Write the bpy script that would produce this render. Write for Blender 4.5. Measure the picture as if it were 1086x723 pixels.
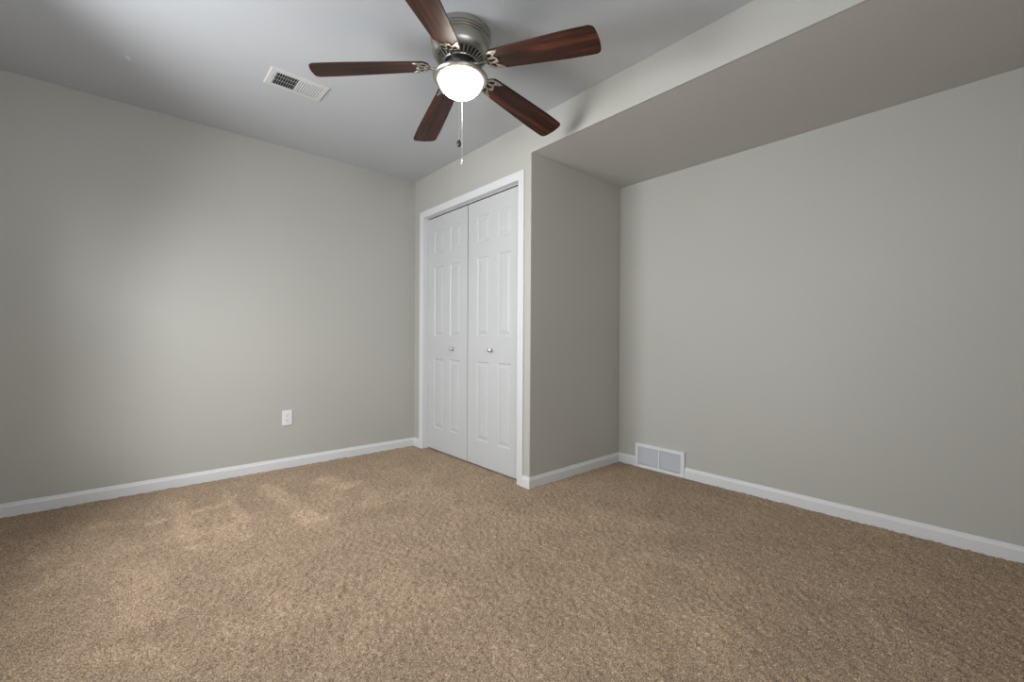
import bpy, bmesh, math, random
import numpy as np
from mathutils import Vector, Matrix
random.seed(7)
for o in list(bpy.data.objects): bpy.data.objects.remove(o, do_unlink=True)
S = bpy.context.scene
C = S.collection
PI = math.pi

# ------------------------------------------------------------------ camera
F_PX, YAW, PITCH, ROLL = 461.79, 0.8466, -0.0044, 0.0058
CAM = Vector((-2.0046, -3.6327, 0.988))
fw = Vector((math.cos(YAW)*math.cos(PITCH), math.sin(YAW)*math.cos(PITCH), math.sin(PITCH)))
rt = Vector((math.sin(YAW), -math.cos(YAW), 0)); up = rt.cross(fw)
rt2 = rt*math.cos(ROLL) + up*math.sin(ROLL); up2 = -rt*math.sin(ROLL) + up*math.cos(ROLL)
cd = bpy.data.cameras.new('camera'); cam = bpy.data.objects.new('camera', cd); C.objects.link(cam)
cd.sensor_width = 36; cd.lens = F_PX/1086*36; cd.clip_start = .02
M = Matrix((rt2, up2, -fw)).transposed().to_4x4(); M.translation = CAM
cam.matrix_world = M
S.camera = cam

# ------------------------------------------------------------------ world, lights, exposure
w = bpy.data.worlds.new('daylight'); S.world = w; w.use_nodes = True
bg = w.node_tree.nodes['Background']
bg.inputs[0].default_value = (.75, .86, 1, 1); bg.inputs[1].default_value = 1.0
S.view_settings.view_transform = 'Standard'; S.view_settings.look = 'None'
S.view_settings.gamma = 1; S.view_settings.use_curve_mapping = False
S.view_settings.exposure = 0.0

def area(name, loc, aim, sx, sy, power, col, spread=PI):
    l = bpy.data.lights.new(name, 'AREA'); l.shape = 'RECTANGLE'; l.size = sx; l.size_y = sy
    l.energy = power; l.color = col; l.spread = spread
    o = bpy.data.objects.new(name, l); C.objects.link(o); o.location = loc
    o.rotation_euler = (Vector(aim)-Vector(loc)).to_track_quat('-Z', 'Y').to_euler()
    return o
# daylight by the left wall window, plus added fill from behind the camera
area('daylight_and_fill', (-2.84, -1.35, 1.5), (1.0, -2.6, .75), 1.0, 1.0, 54, (.95, .98, 1), math.radians(148))
area('daylight_and_fill', (-3.68, -2.2, 2.3), (-2.75, -1.25, 1.5), .75, .75, 17, (.97, .99, 1), math.radians(90))
area('daylight_and_fill', (-1.7, -4.29, 1.5), (-1.0, -2.3, .6), 1.1, 1.0, 30, (.95, .98, 1))  # added fill lamp behind the camera, brightens the near floor
GLOBE_STRENGTH = 30

# ------------------------------------------------------------------ dimensions (metres)
H, HS = 2.44, 2.2239            # ceiling, underside of the soffit
W, D = 1.548, 1.0128            # length of closet wall, depth of jog
XL, YF = -2.75, -4.2            # left wall, wall behind the camera
DL, DR, DT = -.166, -1.431, 2.0714   # closet opening

# ------------------------------------------------------------------ materials
def mat(name, col, rough=.5, metal=0, **kw):
    m = bpy.data.materials.new(name); m.use_nodes = True
    b = m.node_tree.nodes['Principled BSDF']
    b.inputs['Base Color'].default_value = (*col, 1); b.inputs['Roughness'].default_value = rough
    b.inputs['Metallic'].default_value = metal
    for k, v in kw.items(): b.inputs[k.replace('_', ' ')].default_value = v
    return m
def nd(m, t, **kw):
    n = m.node_tree.nodes.new(t)
    for k, v in kw.items(): setattr(n, k, v)
    return n
def lk(m, a, b): m.node_tree.links.new(a, b)
def bsdf(m): return m.node_tree.nodes['Principled BSDF']
def noise_col(m, scale, c1, c2, lo=.35, hi=.65, stretch=None, detail=3):
    tc = nd(m, 'ShaderNodeTexCoord'); mp = nd(m, 'ShaderNodeMapping'); n = nd(m, 'ShaderNodeTexNoise')
    if stretch: mp.inputs['Scale'].default_value = stretch
    n.inputs['Scale'].default_value = scale; n.inputs['Detail'].default_value = detail
    r = nd(m, 'ShaderNodeValToRGB'); r.color_ramp.elements[0].position = lo; r.color_ramp.elements[1].position = hi
    r.color_ramp.elements[0].color = (*c1, 1); r.color_ramp.elements[1].color = (*c2, 1)
    lk(m, tc.outputs['Object'], mp.inputs[0]); lk(m, mp.outputs[0], n.inputs['Vector'])
    lk(m, n.outputs['Fac'], r.inputs[0]); lk(m, r.outputs[0], bsdf(m).inputs['Base Color'])
    return n, r
def bump(m, scale, strength, dist=.001, detail=2):
    tc = nd(m, 'ShaderNodeTexCoord'); n = nd(m, 'ShaderNodeTexNoise'); b = nd(m, 'ShaderNodeBump')
    n.inputs['Scale'].default_value = scale; n.inputs['Detail'].default_value = detail
    b.inputs['Strength'].default_value = strength; b.inputs['Distance'].default_value = dist
    lk(m, tc.outputs['Object'], n.inputs['Vector']); lk(m, n.outputs['Fac'], b.inputs['Height'])
    lk(m, b.outputs[0], bsdf(m).inputs['Normal'])

m_wall = mat('greige_wall_paint', (.464, .455, .424), .62)
noise_col(m_wall, 1.3, (.457, .448, .417), (.471, .462, .431)); bump(m_wall, 160, .15, .0006)
m_ceil = mat('ceiling_paint', (.525, .54, .565), .8); noise_col(m_ceil, 2, (.518, .533, .558), (.532, .547, .572)); bump(m_ceil, 130, .2, .0008)
m_soffit = mat('soffit_paint', (.56, .545, .53), .7); noise_col(m_soffit, 2, (.553, .538, .523), (.567, .552, .537)); bump(m_soffit, 150, .15, .0006)
m_trim = mat('white_trim_paint', (.70, .705, .72), .35); noise_col(m_trim, 3, (.69, .695, .71), (.71, .715, .73))
m_door = mat('white_door_paint', (.555, .565, .57), .42); noise_col(m_door, 3, (.547, .557, .562), (.563, .573, .578)); bump(m_door, 90, .12, .0005)
m_dark = mat('duct_interior', (.012, .012, .012), .9); noise_col(m_dark, 8, (.01, .01, .01), (.015, .015, .014))
m_closet = mat('closet_interior_paint', (.3, .3, .29), .8); noise_col(m_closet, 2, (.29, .29, .28), (.31, .31, .3))
m_vent = mat('white_vent_enamel', (.60, .60, .59), .5); noise_col(m_vent, 5, (.59, .59, .58), (.61, .61, .60))
m_grille = mat('white_grille_enamel', (.74, .75, .78), .4); noise_col(m_grille, 5, (.73, .74, .77), (.75, .76, .79))
m_plate = mat('white_plastic', (.78, .78, .8), .3); noise_col(m_plate, 9, (.77, .77, .79), (.79, .79, .81))
m_grey = mat('grey_duct_metal', (.28, .28, .29), .7); noise_col(m_grey, 8, (.27, .27, .28), (.29, .29, .3))
m_slot = mat('dark_slot', (.05, .05, .05), .6); noise_col(m_slot, 9, (.045, .045, .045), (.055, .055, .055))
m_nickel = mat('brushed_nickel', (.42, .40, .37), .40, 1); noise_col(m_nickel, 6, (.39, .37, .34), (.45, .43, .40), stretch=(1, 1, 14))
m_pewter = mat('antique_nickel_bracket', (.42, .39, .34), .36, 1); noise_col(m_pewter, 60, (.22, .20, .17), (.55, .52, .46))
m_hub = mat('dark_motor_hub', (.05, .05, .055), .45, .6); noise_col(m_hub, 20, (.045, .045, .05), (.06, .06, .065))
m_knob = mat('satin_knob', (.8, .8, .79), .33, 1); noise_col(m_knob, 20, (.78, .78, .77), (.82, .82, .81))
m_chain = mat('white_beaded_chain', (.75, .74, .7), .3, .6); noise_col(m_chain, 90, (.7, .69, .65), (.8, .79, .75))
m_bob = mat('smoked_pendant', (.05, .045, .04), .2); noise_col(m_bob, 60, (.04, .035, .03), (.07, .06, .055))
m_frame = mat('window_frame_paint', (.8, .8, .8), .4); noise_col(m_frame, 4, (.79, .79, .79), (.81, .81, .81))

m_globe = mat('frosted_lit_glass', (1, .97, .9), .35)
noise_col(m_globe, 3, (1, .96, .88), (1, .98, .92))
bsdf(m_globe).inputs['Emission Color'].default_value = (1, .93, .80, 1)
bsdf(m_globe).inputs['Emission Strength'].default_value = GLOBE_STRENGTH

m_glass = bpy.data.materials.new('window_glass'); m_glass.use_nodes = True
nt = m_glass.node_tree; nt.nodes.clear()
o_ = nt.nodes.new('ShaderNodeOutputMaterial'); t_ = nt.nodes.new('ShaderNodeBsdfTransparent'); g_ = nt.nodes.new('ShaderNodeBsdfGlossy')
x_ = nt.nodes.new('ShaderNodeMixShader'); g_.inputs['Roughness'].default_value = .02
x_.inputs[0].default_value = .05; nt.links.new(t_.outputs[0], x_.inputs[1]); nt.links.new(g_.outputs[0], x_.inputs[2]); nt.links.new(x_.outputs[0], o_.inputs[0])

# walnut: long grain along the blade
m_wood = mat('dark_walnut_blade', (.08, .03, .02), .42)
bsdf(m_wood).inputs['Specular IOR Level'].default_value = .25
tc = nd(m_wood, 'ShaderNodeTexCoord'); mp = nd(m_wood, 'ShaderNodeMapping'); mp.inputs['Scale'].default_value = (1.2, 16, 4)
oi = nd(m_wood, 'ShaderNodeObjectInfo'); va = nd(m_wood, 'ShaderNodeVectorMath', operation='ADD'); vs = nd(m_wood, 'ShaderNodeVectorMath', operation='SCALE')
cx_ = nd(m_wood, 'ShaderNodeCombineXYZ'); vs.inputs['Scale'].default_value = 9
for k in range(3): lk(m_wood, oi.outputs['Random'], cx_.inputs[k])
lk(m_wood, cx_.outputs[0], vs.inputs[0]); lk(m_wood, tc.outputs['Object'], mp.inputs[0]); lk(m_wood, mp.outputs[0], va.inputs[0]); lk(m_wood, vs.outputs[0], va.inputs[1])
n1 = nd(m_wood, 'ShaderNodeTexNoise'); n1.inputs['Scale'].default_value = 1.6; n1.inputs['Detail'].default_value = 7; n1.inputs['Roughness'].default_value = .62; n1.inputs['Distortion'].default_value = .5
lk(m_wood, va.outputs[0], n1.inputs['Vector'])
r1 = nd(m_wood, 'ShaderNodeValToRGB'); e = r1.color_ramp.elements
e[0].position = .34; e[0].color = (.012, .005, .004, 1); e[1].position = .68; e[1].color = (.12, .034, .014, 1)
e2 = e.new(.5); e2.color = (.042, .0135, .008, 1)
lk(m_wood, n1.outputs['Fac'], r1.inputs[0]); lk(m_wood, r1.outputs[0], bsdf(m_wood).inputs['Base Color'])

# ------------------------------------------------------------------ helpers
def struct(o, label=None):
    o['kind'] = 'structure'
    if label: o['label'] = label
    return o
def link(name, me, m=None, parent=None, loc=None, rot=None):
    o = bpy.data.objects.new(name, me); C.objects.link(o)
    if me is not None and m: me.materials.append(m)
    if parent: o.parent = parent
    if loc is not None: o.location = loc
    if rot is not None: o.rotation_euler = rot
    return o
def finish(bm, name, m, parent=None, loc=None, rot=None, smooth=False, angle=35):
    bmesh.ops.recalc_face_normals(bm, faces=bm.faces)
    me = bpy.data.meshes.new(name); 
    if smooth:
        for f in bm.faces: f.smooth = True
        for e in bm.edges:
            if len(e.link_faces) == 2 and e.calc_face_angle(0) > math.radians(angle): e.smooth = False
    bm.to_mesh(me); bm.free()
    return link(name, me, m, parent, loc, rot)
def box(bm, x0, x1, y0, y1, z0, z1, bev=0, mtx=None):
    x0, x1 = sorted((x0, x1)); y0, y1 = sorted((y0, y1)); z0, z1 = sorted((z0, z1))
    r = bmesh.ops.create_cube(bm, size=1)
    vs = r['verts']
    for v in vs: v.co = Vector(((x0+x1)/2+v.co.x*(x1-x0), (y0+y1)/2+v.co.y*(y1-y0), (z0+z1)/2+v.co.z*(z1-z0)))
    if bev:
        es = list({e for v in vs for e in v.link_edges})
        rr = bmesh.ops.bevel(bm, geom=es, offset=bev, segments=2, affect='EDGES', profile=.6)
        vs = list({v for f in rr['faces'] for v in f.verts} | {v for v in vs if v.is_valid})
    if mtx is not None:
        for v in vs: v.co = mtx @ v.co
    return vs
def lathe(bm, prof, n=64, off=(0, 0, 0), mtx=None):
    rings = []
    for r, z in prof:
        if r < 1e-6: rings.append([bm.verts.new((off[0], off[1], off[2]+z))])
        else: rings.append([bm.verts.new((off[0]+r*math.cos(2*PI*k/n), off[1]+r*math.sin(2*PI*k/n), off[2]+z)) for k in range(n)])
    if mtx is not None:
        for rg in rings:
            for v in rg: v.co = mtx @ v.co
    for a, b in zip(rings, rings[1:]):
        for k in range(n):
            k2 = (k+1) % n
            if len(a) == 1 and len(b) == 1: continue
            if len(a) == 1: bm.faces.new((a[0], b[k2], b[k]))
            elif len(b) == 1: bm.faces.new((a[k], a[k2], b[0]))
            else: bm.faces.new((a[k], a[k2], b[k2], b[k]))
def sweep(bm, prof, path, closed_ends=True):
    """prof: list of (out, z); path: list of (x, y, nx, ny) where (nx, ny) scales 'out'."""
    rows = [[bm.verts.new((x+nx*o, y+ny*o, z)) for o, z in prof] for x, y, nx, ny in path]
    n = len(prof)
    for a, b in zip(rows, rows[1:]):
        for k in range(n): bm.faces.new((a[k], a[(k+1) % n], b[(k+1) % n], b[k]))
    if closed_ends: bm.faces.new(rows[0]); bm.faces.new(rows[-1])
def tube(bm, pts, r, n=10):
    pts = [Vector(p) for p in pts]; rows = []
    for i, p in enumerate(pts):
        t = (pts[min(i+1, len(pts)-1)]-pts[max(i-1, 0)]).normalized()
        a = t.orthogonal().normalized() if i == 0 else (a - t*a.dot(t)).normalized()
        b = t.cross(a)
        rr = r[i] if isinstance(r, (list, tuple)) else r
        rows.append([bm.verts.new(p+(a*math.cos(2*PI*k/n)+b*math.sin(2*PI*k/n))*rr) for k in range(n)])
    for x, y in zip(rows, rows[1:]):
        for k in range(n): bm.faces.new((x[k], x[(k+1) % n], y[(k+1) % n], y[k]))
    bm.faces.new(rows[0]); bm.faces.new(rows[-1])
def empty(name, loc, label, cat, group=None):
    o = link(name, None, loc=loc); o['label'] = label; o['category'] = cat
    if group: o['group'] = group
    return o
def flat_shape(name, splines, depth, bev, m, parent, loc=(0, 0, 0), rot=(0, 0, 0)):
    """outline with holes -> solid plate, as one mesh"""
    cu = bpy.data.curves.new(name, 'CURVE'); cu.dimensions = '2D'; cu.fill_mode = 'BOTH'; cu.extrude = depth/2
    cu.bevel_depth = bev; cu.bevel_resolution = 1
    for pts in splines:
        sp = cu.splines.new('POLY'); sp.points.add(len(pts)-1); sp.use_cyclic_u = True
        for p, q in zip(sp.points, pts): p.co = (q[0], q[1], 0, 1)
    t = bpy.data.objects.new('tmp', cu); C.objects.link(t)
    bpy.context.view_layer.update()
    me = bpy.data.meshes.new_from_object(t.evaluated_get(bpy.context.evaluated_depsgraph_get()))
    bpy.data.objects.remove(t); bpy.data.curves.remove(cu)
    me.name = name; me.materials.clear()
    return link(name, me, m, parent, loc, rot)

# ------------------------------------------------------------------ room shell
bm = bmesh.new(); box(bm, XL-.1, D+.1, 0, .1, 0, H); struct(finish(bm, 'wall_back', m_wall))
bm = bmesh.new(); box(bm, D, D+.1, YF, -W, 0, H); struct(finish(bm, 'wall_right', m_wall))
bm = bmesh.new(); box(bm, D, D+.1, -W, 0, 0, H); struct(finish(bm, 'wall_closet_interior', m_closet))
bm = bmesh.new(); box(bm, .012, D, -W, -W+.09, 0, HS); struct(finish(bm, 'wall_jog', m_wall))
# closet wall: left stub, header, right stub with a rounded drywall corner
bm = bmesh.new()
jt = .012
box(bm, 0, .09, DL+jt, 0, 0, DT+jt); box(bm, 0, .09, -W+.09, 0, DT+jt, H); box(bm, 0, .09, -W+.09, DR-jt, 0, DT+jt)
rc = .006
foot = [(.012, -W+.09), (0, -W+.09)] + [(rc-rc*math.cos(a), -W+rc-rc*math.sin(a)) for a in np.linspace(0, PI/2, 6)] + [(.012, -W)]
vb = [bm.verts.new((x, y, 0)) for x, y in foot]; vt = [bm.verts.new((x, y, HS)) for x, y in foot]
bm.faces.new(vb); bm.faces.new(vt)
for k in range(len(foot)): bm.faces.new((vb[k], vb[(k+1) % len(foot)], vt[(k+1) % len(foot)], vt[k]))
struct(finish(bm, 'wall_closet', m_wall))
# soffit (dropped box over the alcove), flush with the closet wall
bm = bmesh.new(); box(bm, .012, D, YF, -W+.09, HS, H); struct(finish(bm, 'ceiling_soffit', m_soffit))
bm = bmesh.new(); box(bm, 0, .012, YF, -W+.09, HS, H); struct(finish(bm, 'wall_soffit_face', m_wall))
bm = bmesh.new(); box(bm, XL-.1, D+.1, YF-.1, .1, H, H+.1); struct(finish(bm, 'ceiling', m_ceil))
# left wall with its window; wall behind the camera, opening added for fill light
def wall_with_window(name, axis, c0, c1, a0, a1, wa0, wa1, wz0, wz1):
    bm = bmesh.new()
    def b(p0, p1, z0, z1):
        if axis == 'x': box(bm, c0, c1, p0, p1, z0, z1)
        else: box(bm, p0, p1, c0, c1, z0, z1)
    b(a0, wa0, 0, H); b(wa1, a1, 0, H); b(wa0, wa1, 0, wz0); b(wa0, wa1, wz1, H)
    struct(finish(bm, name, m_wall))
def window(name, axis, c, wa0, wa1, z0, z1, s):
    bm = bmesh.new(); g = bmesh.new(); t = .05; mid = (z0+z1)/2
    def b(B, p0, p1, q0, q1, d0, d1):
        if axis == 'x': box(B, c+d0*s, c+d1*s, p0, p1, q0, q1)
        else: box(B, p0, p1, c+d0*s, c+d1*s, q0, q1)
    b(bm, wa0, wa0+t, z0, z1, -.07, -.02); b(bm, wa1-t, wa1, z0, z1, -.07, -.02)
    b(bm, wa0+t, wa1-t, z0, z0+t, -.07, -.02); b(bm, wa0+t, wa1-t, z1-t, z1, -.07, -.02)
    b(bm, wa0+t, wa1-t, mid-.02, mid+.02, -.06, -.03)
    for a, bb in ((wa0-.06, wa0), (wa1, wa1+.06)): b(bm, a, bb, z0-.06, z1+.06, 0, .014)
    b(bm, wa0, wa1, z1, z1+.06, 0, .014); b(bm, wa0, wa1, z0-.06, z0, 0, .03)
    f = struct(finish(bm, name, m_frame))
    b(g, wa0+t, wa1-t, z0+t, mid-.02, -.048, -.044); b(g, wa0+t, wa1-t, mid+.02, z1-t, -.048, -.044)
    finish(g, 'pane', m_glass, f)
wall_with_window('wall_left', 'x', XL-.1, XL, YF, 0, -1.85, -.85, 1.0, 2.0)
wall_with_window('wall_front', 'y', YF-.1, YF, XL-.1, D+.1, -2.3, -1.1, 1.0, 2.05)
window('window_1', 'x', XL, -1.85, -.85, 1.0, 2.0, 1)
window('added_fill_window', 'y', YF, -2.3, -1.1, 1.0, 2.05, 1)  # unseen window, added to let the fill lamp in

# ------------------------------------------------------------------ carpet
rng = np.random.default_rng(3)
st = .0065
xs = np.arange(XL, D+st, st); ys = np.arange(YF, 0+st, st); nx, ny = len(xs), len(ys)
def blur(a, k):
    w_ = np.exp(-.5*(np.arange(-3*k, 3*k+1)/k)**2) if k >= 1 else np.array([.18, .64, .18]); w_ /= w_.sum()
    h = len(w_)//2
    for ax in (0, 1):
        p = np.pad(a, [(h, h) if i == ax else (0, 0) for i in (0, 1)], mode='wrap'); r = np.zeros_like(a)
        for i, q in enumerate(w_): r += q*(p[i:i+a.shape[0], :] if ax == 0 else p[:, i:i+a.shape[1]])
        a = r
    return a/ a.std()
fine = blur(rng.standard_normal((nx, ny)), .5); med = blur(rng.standard_normal((nx, ny)), 1)
big = blur(rng.standard_normal((nx, ny)), 8); huge = blur(rng.standard_normal((nx, ny)), 26)
X, Y = np.meshgrid(xs, ys, indexing='ij')
Z = -.0005 + .0017*fine + .0015*med - .0012*np.maximum(-fine-.3, 0) + .0006*big
Z = np.clip(Z, -.010, .0035) - .004
# brushed marks where the pile lies the other way (x, y, length, width, angle, amount)
marks = []
for ax_, ay_, bx_, by_, wd, a in [(-2.087, -0.496, -1.990, -0.532, 0.047, 1.00),
    (-1.939, -0.683, -1.867, -0.606, 0.036, 0.80),
    (-1.784, -0.393, -1.763, -1.081, 0.052, 0.80),
    (-1.698, -0.580, -1.576, -0.552, 0.051, 1.00),
    (-1.532, -0.382, -1.525, -0.900, 0.040, 0.70),
    (-1.292, -0.403, -1.268, -0.541, 0.073, 1.00),
    (-1.281, -0.597, -1.239, -1.096, 0.058, 0.60),
    (-1.258, -1.028, -1.215, -1.117, 0.051, 0.70),
    (-0.971, -0.498, -0.950, -0.620, 0.077, 0.90),
    (-0.932, -0.710, -0.792, -0.650, 0.062, 0.90),
    (-0.838, -0.886, -0.882, -1.128, 0.061, 0.60),
    (-2.198, -0.533, -2.078, -1.060, 0.165, 0.45),
    (-1.694, -1.102, -1.590, -1.057, 0.102, 0.50),
    (-1.958, -1.263, -1.926, -1.621, 0.086, 0.40),
    (-1.627, -1.685, -1.506, -1.986, 0.056, 0.40),
    (-2.057, -1.785, -1.946, -1.854, 0.045, 0.50),
    (-1.740, -1.817, -1.705, -1.946, 0.035, 0.40),
    (-1.014, -0.735, -1.258, -1.478, 0.083, 0.30),
    (-0.503, -0.641, -0.547, -1.354, 0.115, 0.35),
    (-0.503, -1.587, -0.427, -1.985, 0.106, 0.30),
    (0.025, -2.131, 0.100, -2.439, 0.108, 0.35),
    (-0.175, -2.596, -0.212, -2.867, 0.079, 0.35),
    (-1.192, -2.018, -1.037, -2.318, 0.076, 0.30),
    (-0.609, -2.689, -0.502, -2.927, 0.048, 0.30)]:
    dx, dy = bx_-ax_, by_-ay_; L2_ = dx*dx+dy*dy
    t = np.clip(((X-ax_)*dx+(Y-ay_)*dy)/L2_, 0, 1)
    d_ = np.hypot(X-ax_-t*dx, Y-ay_-t*dy)/wd
    marks.append(a*np.clip((1.15-d_+.25*big+.15*med)*1.8, 0, 1))
nap = np.clip(sum(marks), 0, 1.1)
light = np.clip(.34 + .42*nap + .04*huge + .05*big + .05*med, 0, 1).astype(np.float32)
me = bpy.data.meshes.new('floor')
nv = nx*ny; me.vertices.add(nv)
me.vertices.foreach_set('co', np.stack([X, Y, Z], -1).reshape(-1).astype(np.float32))
I = (np.arange(nx-1)[:, None]*ny + np.arange(ny-1)[None]).reshape(-1)
quads = np.stack([I, I+ny, I+ny+1, I+1], -1).reshape(-1).astype(np.int32); nf = len(I)
me.loops.add(nf*4); me.loops.foreach_set('vertex_index', quads)
me.polygons.add(nf); me.polygons.foreach_set('loop_start', np.arange(0, nf*4, 4, dtype=np.int32)); me.polygons.foreach_set('loop_total', np.full(nf, 4, np.int32))
me.update(); me.polygons.foreach_set('use_smooth', np.ones(nf, bool))
at = me.attributes.new('nap', 'FLOAT', 'POINT'); at.data.foreach_set('value', light.reshape(-1))
m_carpet = mat('tan_cut_pile_carpet', (.3, .22, .16), .95)
bsdf(m_carpet).inputs['Sheen Weight'].default_value = .08; bsdf(m_carpet).inputs['Specular IOR Level'].default_value = .1
a_ = nd(m_carpet, 'ShaderNodeAttribute', attribute_name='nap'); tc = nd(m_carpet, 'ShaderNodeTexCoord')
n_ = nd(m_carpet, 'ShaderNodeTexNoise'); n_.inputs['Scale'].default_value = 210; n_.inputs['Detail'].default_value = 3; n_.inputs['Roughness'].default_value = .7
lk(m_carpet, tc.outputs['Object'], n_.inputs['Vector'])
r_ = nd(m_carpet, 'ShaderNodeValToRGB'); e = r_.color_ramp.elements
e[0].position = .33; e[0].color = (.122, .076, .045, 1); e[1].position = .68; e[1].color = (.78, .60, .435, 1); e3 = e.new(.5); e3.color = (.385, .273, .180, 1)
lk(m_carpet, n_.outputs['Fac'], r_.inputs[0])
mr = nd(m_carpet, 'ShaderNodeMapRange'); mr.inputs['To Min'].default_value = .72; mr.inputs['To Max'].default_value = 1.3
lk(m_carpet, a_.outputs['Fac'], mr.inputs[0])
mx = nd(m_carpet, 'ShaderNodeVectorMath', operation='SCALE'); lk(m_carpet, r_.outputs[0], mx.inputs[0]); lk(m_carpet, mr.outputs[0], mx.inputs['Scale'])
lk(m_carpet, mx.outputs[0], bsdf(m_carpet).inputs['Base Color'])
bn = nd(m_carpet, 'ShaderNodeBump'); bn.inputs['Strength'].default_value = .9; bn.inputs['Distance'].default_value = .004
lk(m_carpet, n_.outputs['Fac'], bn.inputs['Height']); lk(m_carpet, bn.outputs[0], bsdf(m_carpet).inputs['Normal'])
floor = link('floor', me, m_carpet); struct(floor)

# ------------------------------------------------------------------ baseboards (moulded profile)
BH, BT, Z0 = .070, .0135, -.006
bprof = [(0, Z0), (BT, Z0), (BT, BH-.020), (BT-.0015, BH-.017), (BT-.0045, BH-.012), (BT-.006, BH-.004), (BT-.0085, BH), (0, BH)]
CO, CTK = .0586, .014       # casing width / thickness
def baseboard(name, path):
    bm = bmesh.new(); sweep(bm, bprof, path); return struct(finish(bm, name, m_trim))
baseboard('baseboard_back', [(XL, 0, 1, -1), (0, 0, -1, -1), (0, DL+CO, -1, 0)])
baseboard('baseboard_jog', [(0, DR-CO, -1, 0), (0, -W, -1, -1), (D, -W, -1, -1), (D, -1.7135, -1, 0)])
baseboard('baseboard_right', [(D, -2.1165, -1, 0), (D, YF, -1, 1)])
baseboard('baseboard_left', [(XL, 0, 1, -1), (XL, YF, 1, 1), (D, YF, -1, 1)])

# ------------------------------------------------------------------ closet casing, jambs, doors
cprof = [(0, 0), (.000, .009), (.004, .011), (.012, .0095), (.035, .013), (.050, .0145), (.0565, .0135), (CO, .011), (CO, 0)]   # (away from opening, out of wall)
bm = bmesh.new()
def row(y, z, sy, sz): return [bm.verts.new((-t, y+sy*o, z+sz*o)) for o, t in cprof]
rows = [row(DL, Z0, 1, 0), row(DL, DT, 1, 1), row(DR, DT, -1, 1), row(DR, Z0, -1, 0)]
for a, b in zip(rows, rows[1:]):
    for k in range(len(cprof)): bm.faces.new((a[k], a[(k+1) % len(cprof)], b[(k+1) % len(cprof)], b[k]))
bm.faces.new(rows[0]); bm.faces.new(rows[-1])
casing = struct(finish(bm, 'trim_1', m_trim), 'white moulded casing around the closet opening')
bm = bmesh.new()
box(bm, -.0004, .09, DL, DL+jt, -.004, DT+jt); box(bm, -.0004, .09, DR-jt, DR, -.004, DT+jt); box(bm, -.0004, .09, DL, DR, DT, DT+jt)
struct(finish(bm, 'trim_2', m_trim), 'white jamb lining inside the closet opening')
bm = bmesh.new(); box(bm, .0335, .0355, DL-.0005, DR+.0005, DT-.006, DT+.002); box(bm, .0335, .08, DL-.0005, DR+.0005, DT-.001, DT+.002)
struct(finish(bm, 'trim_3', m_trim), 'white sliding track under the closet head jamb')

PZ0 = [(1.933, 1.732), (1.616, 1.007), (.812, .205)]
def closet_door(name, y0, y1, cols, x, label, knob_y):
    """moulded six panel slab: a grid with each panel's rings sunk and raised"""
    sc_ = 1.0055
    zt, zb = 2.058, .008
    cols = [tuple(CAM.y+(v-CAM.y)*sc_ for v in c) for c in cols]; PZ = [tuple(CAM.z+(v-CAM.z)*sc_ for v in p) for p in PZ0]
    knob_y = CAM.y+(knob_y-CAM.y)*sc_
    bm = bmesh.new(); th = .034
    # moulding rings: (inset from panel edge, depth into the door)
    rings = [(0, 0), (.007, .0055), (.016, .006), (.024, .0045), (.040, .0005)]
    yc = sorted([y0, y1] + [v for c in cols for v in c], reverse=True); zc = sorted([zt, zb] + [v for p in PZ for v in p], reverse=True)
    pan = {(round(c[0], 4), round(p[0], 4)) for c in cols for p in PZ}
    grid = {}
    def V(y, z, d=0):
        k = (round(y, 5), round(z, 5), round(d, 5))
        if k not in grid: grid[k] = bm.verts.new((x+d, y, z))
        return grid[k]
    for i in range(len(yc)-1):
        for j in range(len(zc)-1):
            a, b, t, u = yc[i], yc[i+1], zc[j], zc[j+1]
            if (round(a, 4), round(t, 4)) in pan:
                prev = [V(a, t), V(b, t), V(b, u), V(a, u)]
                for ins, dep in rings[1:]:
                    cur = [V(a-ins, t-ins, dep), V(b+ins, t-ins, dep), V(b+ins, u+ins, dep), V(a-ins, u+ins, dep)]
                    for k in range(4): bm.faces.new((prev[k], prev[(k+1) % 4], cur[(k+1) % 4], cur[k]))
                    prev = cur
                bm.faces.new(prev)
            else: bm.faces.new((V(a, t), V(b, t), V(b, u), V(a, u)))
    # rim and back
    edge = [e for e in bm.edges if len(e.link_faces) == 1]
    r = bmesh.ops.extrude_edge_only(bm, edges=edge); ev = [g for g in r['geom'] if isinstance(g, bmesh.types.BMVert)]
    for v in ev: v.co.x = x+th
    be = [e for e in bm.edges if len(e.link_faces) == 1]; bmesh.ops.edgeloop_fill(bm, edges=be)
    d = struct(finish(bm, name, m_door), label)
    for v in d.data.vertices:
        if name == 'door_1' and v.co.y < -.75: v.co.y += .007*v.co.z/2.05
    kb = bmesh.new()
    mt = Matrix.Translation((x, knob_y, .905)) @ Matrix.Rotation(-PI/2, 4, 'Y')
    lathe(kb, [(0, -.001), (.0085, -.001), (.0085, .002), (.0055, .004), (.0052, .010), (.0100, .014), (.0160, .019), (.0178, .025), (.0160, .031), (.010, .0345), (0, .0355)], 32, mtx=mt)
    k = finish(kb, 'door_knob', m_knob, d, smooth=True); k['label'] = 'small round satin metal knob'
    return d
closet_door('door_1', -.1690, -.7810, [(-.294, -.447), (-.543, -.696)], .042, 'left white six panel closet door', -.590)
closet_door('door_2', -.7860, -1.4295, [(-.920, -1.071), (-1.172, -1.318)], .042, 'right white six panel closet door', -1.104)

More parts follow.
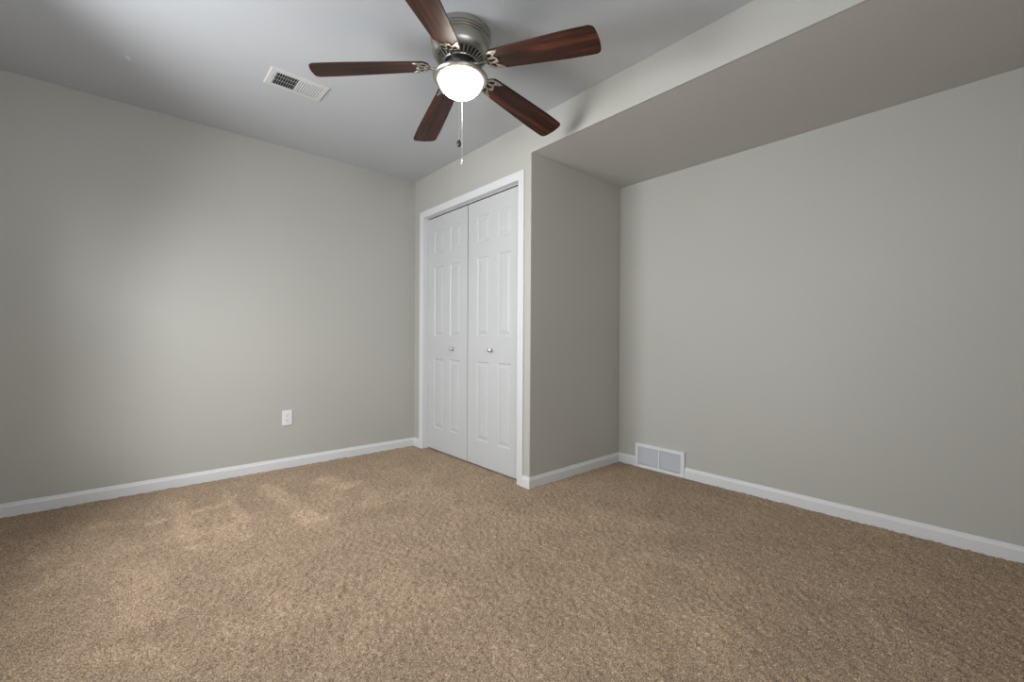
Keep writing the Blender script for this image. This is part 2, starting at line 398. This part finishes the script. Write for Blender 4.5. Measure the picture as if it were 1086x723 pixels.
# ------------------------------------------------------------------ return air grille low on the right wall
g = empty('air_grille', (D, -1.9145, 0), 'white two-panel metal air return grille low on the right wall near the alcove corner', 'vent')
ya, yb, gz0, gz1, gt = .2010, -.2010, .0, .1795, .0185    # local y: + is towards the corner
bm = bmesh.new(); fr = .024
def gb(y0, y1, z0, z1, x0=-gt, x1=-.0005, bev=.0015): box(bm, x0, x1, y0, y1, z0, z1, bev)
gb(ya, yb, gz1-fr, gz1); gb(ya, yb, gz0-.004, gz0+.02); gb(ya, ya-fr, gz0+.02, gz1-fr); gb(yb+fr+.004, yb, gz0+.02, gz1-fr)
finish(bm, 'frame', m_grille, g)
bm = bmesh.new(); box(bm, -gt+.0002, -.004, .0042, -.0062, gz0+.02, gz1-fr, .001); finish(bm, 'divider', m_grille, g)
bm = bmesh.new(); box(bm, -.0015, -.0006, ya-.01, yb+.01, gz0+.015, gz1-.018); finish(bm, 'duct_backing', m_grey, g)
NL = 18
lv = None
for side, (p, q) in enumerate(((ya-fr, .0035), (-.0055, yb+fr+.004))):
    for k in range(NL):
        z = gz0+.0245+(gz1-fr-gz0-.028)*(k+.5)/NL
        mt = Matrix.Translation((-gt+.008, 0, z)) @ Matrix.Rotation(math.radians(-22), 4, 'Y')
        bm = bmesh.new(); box(bm, -.0055, .0055, p-.0003, q+.0003, -.0005, .0005, mtx=mt); finish(bm, 'louvre', m_grille, g)

# ------------------------------------------------------------------ ceiling register
v = empty('ceiling_vent', (-1.2745, -.9340, H), 'white rectangular ceiling air register with angled slats beside the fan', 'vent')
L2, W2 = .1535, .0955
reg = [(-.1185, -.0065, -1), (.0065, .1185, 1)]; sy0, sy1 = -.0645, .0645
bm = bmesh.new(); zt, zb = -.0003, -.0065
# face plate with two openings, sloped rim
box(bm, -L2+.006, reg[0][0], -W2+.006, W2-.006, zb, zb+.0015); box(bm, reg[1][1], L2-.006, -W2+.006, W2-.006, zb, zb+.0015)
box(bm, reg[0][1], reg[1][0], sy0, sy1, zb, zb+.0015)
box(bm, reg[0][0], reg[1][1], -W2+.006, sy0, zb, zb+.0015); box(bm, reg[0][0], reg[1][1], sy1, W2-.006, zb, zb+.0015)
o4 = [(-L2, -W2), (L2, -W2), (L2, W2), (-L2, W2)]; i4 = [(x-math.copysign(.006, x), y-math.copysign(.006, y)) for x, y in o4]
va_ = [bm.verts.new((x, y, zt)) for x, y in o4]; vb_ = [bm.verts.new((x, y, zb)) for x, y in i4]; vc_ = [bm.verts.new((x, y, zt-.0015)) for x, y in o4]; vd_ = [bm.verts.new((x, y, zb+.0015)) for x, y in i4]
for k in range(4):
    k2 = (k+1) % 4
    bm.faces.new((vc_[k], vc_[k2], vb_[k2], vb_[k])); bm.faces.new((va_[k], va_[k2], vc_[k2], vc_[k])); bm.faces.new((va_[k2], va_[k], vd_[k], vd_[k2]))
finish(bm, 'frame', m_vent, v)
bm = bmesh.new(); box(bm, -.122, .122, -.068, .068, -.0012, -.0004); finish(bm, 'duct_backing', m_dark, v)
for (x0, x1, sg), n in zip(reg, (9, 9)):
    for k in range(n):
        xc = x0+(x1-x0)*(k+.5)/n
        mt = Matrix.Translation((xc, 0, zb+.0031)) @ Matrix.Rotation(math.radians(-56 if sg < 0 else 24), 4, 'Y')
        bm = bmesh.new(); box(bm, -.0030 if sg < 0 else -.0043, .0030 if sg < 0 else .0043, sy0-.0004, sy1+.0004, -.0004, .0004, mtx=mt); finish(bm, 'slat', m_vent, v)
for yy in (-.0215, .0215):
    bm = bmesh.new(); box(bm, reg[0][0], reg[0][1], yy-.0008, yy+.0008, -.0025, -.0013); finish(bm, 'cross_vane', m_vent, v)
bm = bmesh.new(); box(bm, -.1285, -.1270, -.028, .006, zb-.0004, zb+.0002); sl = finish(bm, 'lever_slot', m_slot, v)
bm = bmesh.new(); box(bm, -.1295, -.1265, -.016, -.010, zb-.007, zb, .0006); finish(bm, 'damper_lever', m_vent, v)
for sx in (-1, 1):
    bm = bmesh.new(); lathe(bm, [(0, zb-.0015), (.002, zb-.0012), (.0033, zb), (.0033, zb+.0005)], 16, off=(sx*.136, 0, 0)); finish(bm, 'screw', m_vent, v, smooth=True)

# ------------------------------------------------------------------ wall outlet
o = empty('wall_outlet', (-1.0860, 0, .3765), 'white duplex wall outlet on the back wall above the baseboard', 'outlet')
bm = bmesh.new(); box(bm, -.035, .035, -.0062, -.0002, -.0572, .0572, .0022); finish(bm, 'cover_plate', m_plate, o)
for sz in (-1, 1):
    bm = bmesh.new()
    pts = [(math.cos(a)*.0172, max(-.0135, min(.0135, math.sin(a)*.0172))) for a in np.linspace(0, 2*PI, 40, endpoint=False)]
    va_ = [bm.verts.new((x, -.0076, z+sz*.0195)) for x, z in pts]; vb_ = [bm.verts.new((x, -.006, z+sz*.0195)) for x, z in pts]
    bm.faces.new(va_); bm.faces.new(vb_)
    for k in range(40): bm.faces.new((va_[k], va_[(k+1) % 40], vb_[(k+1) % 40], vb_[k]))
    rc_ = finish(bm, 'receptacle', m_plate, o)
    for sx, hh in ((-.0065, .0045), (.0065, .0037)):
        bm = bmesh.new(); box(bm, sx-.0009, sx+.0009, -.0079, -.0074, sz*.0195+.0035-hh, sz*.0195+.0035+hh); finish(bm, 'slot', m_slot, rc_)
    bm = bmesh.new(); lathe(bm, [(0, -.0003), (.0025, -.0003), (.0025, .0004), (0, .0004)], 16, mtx=Matrix.Translation((0, -.0076, sz*.0195-.0075)) @ Matrix.Rotation(PI/2, 4, 'X')); finish(bm, 'ground_hole', m_slot, rc_)
bm = bmesh.new(); lathe(bm, [(0, .0012), (.002, .001), (.0032, 0), (.0032, -.0005)], 16, mtx=Matrix.Translation((0, -.0062, 0)) @ Matrix.Rotation(PI/2, 4, 'X')); finish(bm, 'screw', m_knob, o, smooth=True)

# ------------------------------------------------------------------ tiny hook cap on the ceiling at the left
h = empty('ceiling_hook', (-2.0014, -.6038, H), 'tiny white screw-in hook on the ceiling at the upper left', 'hook')
bm = bmesh.new(); lathe(bm, [(0, -.009), (.007, -.008), (.013, -.003), (.014, 0)], 24); finish(bm, 'cap', m_vent, h, smooth=True)
bm = bmesh.new(); tube(bm, [(0, 0, -.003), (0, 0, -.010)] + [(.006-.006*math.cos(a), 0, -.012-.007*math.sin(a)) for a in np.linspace(.2, PI, 8)], .0016, 8); finish(bm, 'hook', m_vent, h, smooth=True)

# ------------------------------------------------------------------ ceiling fan
FX, FY = -.8151, -1.9067
fan = empty('ceiling_fan', (FX, FY, H), 'brushed nickel flush ceiling fan with five dark walnut blades and a lit globe', 'ceiling fan')
def fpart(name, prof, m, n=96, parent=fan):
    bm = bmesh.new(); lathe(bm, prof, n); return finish(bm, name, m, parent, smooth=True, angle=28)
# z is below the ceiling
fpart('canopy', [(0, -.0005), (.140, -.0005), (.1435, -.004), (.1435, -.026), (.1395, -.028), (.1395, -.031), (.1420, -.033), (.1420, -.0375), (.1370, -.039), (.1370, -.042), (.1395, -.044), (.1395, -.0485), (.1335, -.052)], m_nickel)
fpart('motor_housing', [(.134, -.0515), (.136, -.056), (.1355, -.090), (.131, -.103), (.121, -.113), (.108, -.1165), (.106, -.1160)], m_nickel)
# vented ring: cone of ribs between two hoops over a dark motor
ring = fpart('vent_ring', [(.122, -.1125), (.1225, -.1165), (.117, -.1205), (.111, -.1215), (.109, -.1195), (.110, -.1155)], m_nickel)
bm = bmesh.new(); lathe(bm, [(.074, -.140), (.078, -.137), (.083, -.139), (.081, -.1435), (.074, -.1435)], 96); finish(bm, 'lower_hoop', m_nickel, ring, smooth=True)
bm = bmesh.new(); NR = 34
for k in range(NR):
    a = 2*PI*k/NR
    mt = Matrix.Rotation(a, 4, 'Z') @ Matrix.Translation((.0965, 0, -.1310)) @ Matrix.Rotation(math.radians(-33), 4, 'Y')
    box(bm, -.0185, .0185, -.0033, .0033, -.0015, .0015, mtx=mt)
finish(bm, 'ribs', m_nickel, ring)
fpart('motor', [(.106, -.1165), (.102, -.121), (.070, -.134), (.062, -.138), (.062, -.162), (.0, -.162)], m_hub)
HZ = -.150                        # blade iron height at the hub
# five irons and blades
PH0, PITCHB = math.radians(146.68), math.radians(-10.6)
DROOP = math.atan((2.30-2.2137)/.6765)
RT, RR = .6765, .148              # tip / root radius
def blade_outline():
    pts = []
    def hw(s): return .0505+.0205*min(1, s/.75)**.8    # half width along the blade
    L = RT-RR; cr = .026
    n = 24
    top = [(RR+.045+(L-.045-cr)*t, hw((.045+(L-.045-cr)*t)/L)) for t in np.linspace(0, 1, n)]
    w1 = top[-1][1]; tip = []
    for a in np.linspace(0, PI/2, 8)[1:]: tip.append((RT-cr+cr*math.sin(a), w1-cr+cr*math.cos(a)))
    mid = [(RT+.004*(1-(y/(w1-cr))**2), y) for y in np.linspace(w1-cr, -(w1-cr), 9)[1:-1]]
    tipb = [(x, -y) for x, y in reversed(tip)]
    bot = [(x, -y) for x, y in reversed(top)]
    w0 = top[0][1]
    root = [(RR+.045-.045*math.sin(a), -w0*math.cos(a)) for a in np.linspace(0, PI, 20)[1:-1]]
    return top+tip+mid+tipb+bot+root
blade0 = flat_shape('blade', [blade_outline()], .0035, .0012, m_wood, fan)
# iron: crescent plate with three openings under the blade root + curved arm to the hub
def arc(cx, cy, rx, ry, a0, a1, n): return [(cx+rx*math.cos(math.radians(a)), cy+ry*math.sin(math.radians(a))) for a in np.linspace(a0, a1, n)]
outer = arc(RR+.042, 0, .046, .0505, 90, 270, 26)
inner = [(RR+.078, -.0530), (RR+.072, -.044), (RR+.058, -.034), (RR+.047, -.026), (RR+.046, -.018), (RR+.056, -.012), (RR+.062, 0), (RR+.056, .012), (RR+.046, .018), (RR+.047, .026), (RR+.058, .034), (RR+.072, .044), (RR+.078, .0530)]
h1 = [(RR+.012, -.007), (RR+.040, -.010), (RR+.050, 0), (RR+.040, .010), (RR+.012, .007)]
h2 = [(RR+.010, .016), (RR+.036, .017), (RR+.038, .027), (RR+.046, .034), (RR+.036, .041), (RR+.019, .034)]
h3 = [(x, -y) for x, y in h2]
iron0 = flat_shape('blade_iron', [outer+inner, h1, h2, h3], .0022, .0010, m_pewter, fan)
bm = bmesh.new()
tube(bm, [(.052, 0, .006), (.075, 0, .004), (.098, 0, -.004), (.120, 0, -.008), (.138, 0, -.005), (.155, 0, 0)], [.0095, .009, .0075, .007, .007, .005], 12)
box(bm, .045, .070, -.016, .016, .000, .010, .003)
arm0 = finish(bm, 'arm', m_pewter, None, smooth=True)
bm = bmesh.new(); lathe(bm, [(0, -.0058), (.003, -.0052), (.0048, -.003), (.0048, -.001)], 16)
scr0 = finish(bm, 'screw', m_nickel, None, smooth=True)
for k in range(5):
    a = PH0-k*2*PI/5
    base = Matrix.Translation((0, 0, HZ)) @ Matrix.Rotation(a, 4, 'Z') @ Matrix.Rotation(DROOP, 4, 'Y') @ Matrix.Rotation(PITCHB, 4, 'X')
    if k == 0: b, i, ar = blade0, iron0, arm0
    else:
        b, i, ar = blade0.copy(), iron0.copy(), arm0.copy()
        C.objects.link(b); C.objects.link(i); C.objects.link(ar)
    b.matrix_local = base; i.parent = fan; i.matrix_local = base @ Matrix.Translation((0, 0, -.0052))
    ar.parent = i; ar.matrix_local = Matrix.Identity(4)
    for q, (sx, sy) in enumerate(((.018, -.0125), (.018, .0125), (.056, 0))):
        if k == 0 and q == 0: sc = scr0
        else: sc = scr0.copy(); C.objects.link(sc)
        sc.parent = i; sc.matrix_local = Matrix.Translation((RR+sx, sy, 0))

# light kit
fpart('switch_cup', [(0, -.160), (.048, -.160), (.052, -.164), (.052, -.184), (.056, -.188), (.0, -.188)], m_nickel)
pan = fpart('light_kit_pan', [(.0, -.187), (.060, -.187), (.085, -.190), (.108, -.195), (.123, -.2025), (.130, -.210), (.130, -.2145), (.126, -.221), (.117, -.2255), (.108, -.2255), (.1055, -.2225), (.1055, -.218), (.0, -.216)], m_nickel)
gp = [(.1035*math.cos(t), -.2225-.080*math.sin(t)) for t in np.linspace(0, PI/2, 22)]; gp[-1] = (0, gp[-1][1])
glb = fpart('globe', [(.0, -.2175), (.1035, -.2175)] + gp, m_globe, 96); glb['label'] = 'glowing frosted glass bowl'
# pull chains with pendants
def chain(dx, dy, z0, z1, kind):
    bm = bmesh.new(); n = int((z0-z1)/.0045)
    tube(bm, [(dx, dy, z0), (dx, dy, z1)], .0007, 6)
    for k in range(n): bmesh.ops.create_icosphere(bm, subdivisions=1, radius=.0014, matrix=Matrix.Translation((dx, dy, z0-.00225-k*.0045)))
    c = finish(bm, 'pull_chain', m_chain, fan, smooth=True)
    bm = bmesh.new()
    if kind == 0: prof = [(0, .0035), (.003, .003), (.006, -.001), (.0095, -.010), (.0105, -.017), (.0085, -.025), (.004, -.0295), (0, -.0305)]
    else: prof = [(0, .004), (.0022, .003), (.0026, -.004), (.0058, -.010), (.0070, -.018), (.0055, -.024), (0, -.027)]
    lathe(bm, prof, 24, off=(dx, dy, z1)); p = finish(bm, 'pendant', m_bob if kind == 0 else m_knob, c, smooth=True)
    if kind:
        bm = bmesh.new(); lathe(bm, [(0, .003), (.0022, .002), (.0022, -.004), (0, -.005)], 12, off=(dx, dy, z0-.125)); finish(bm, 'connector', m_chain, c, smooth=True)
nrx, nry = -.568, -.823; lx, ly = .749, -.662
chain(nrx*.131-.0055*lx, nry*.131-.0055*ly, -.214, -.565, 0)
chain(-nrx*.118+.009*lx, -nry*.118+.009*ly, -.222, -.548, 1)
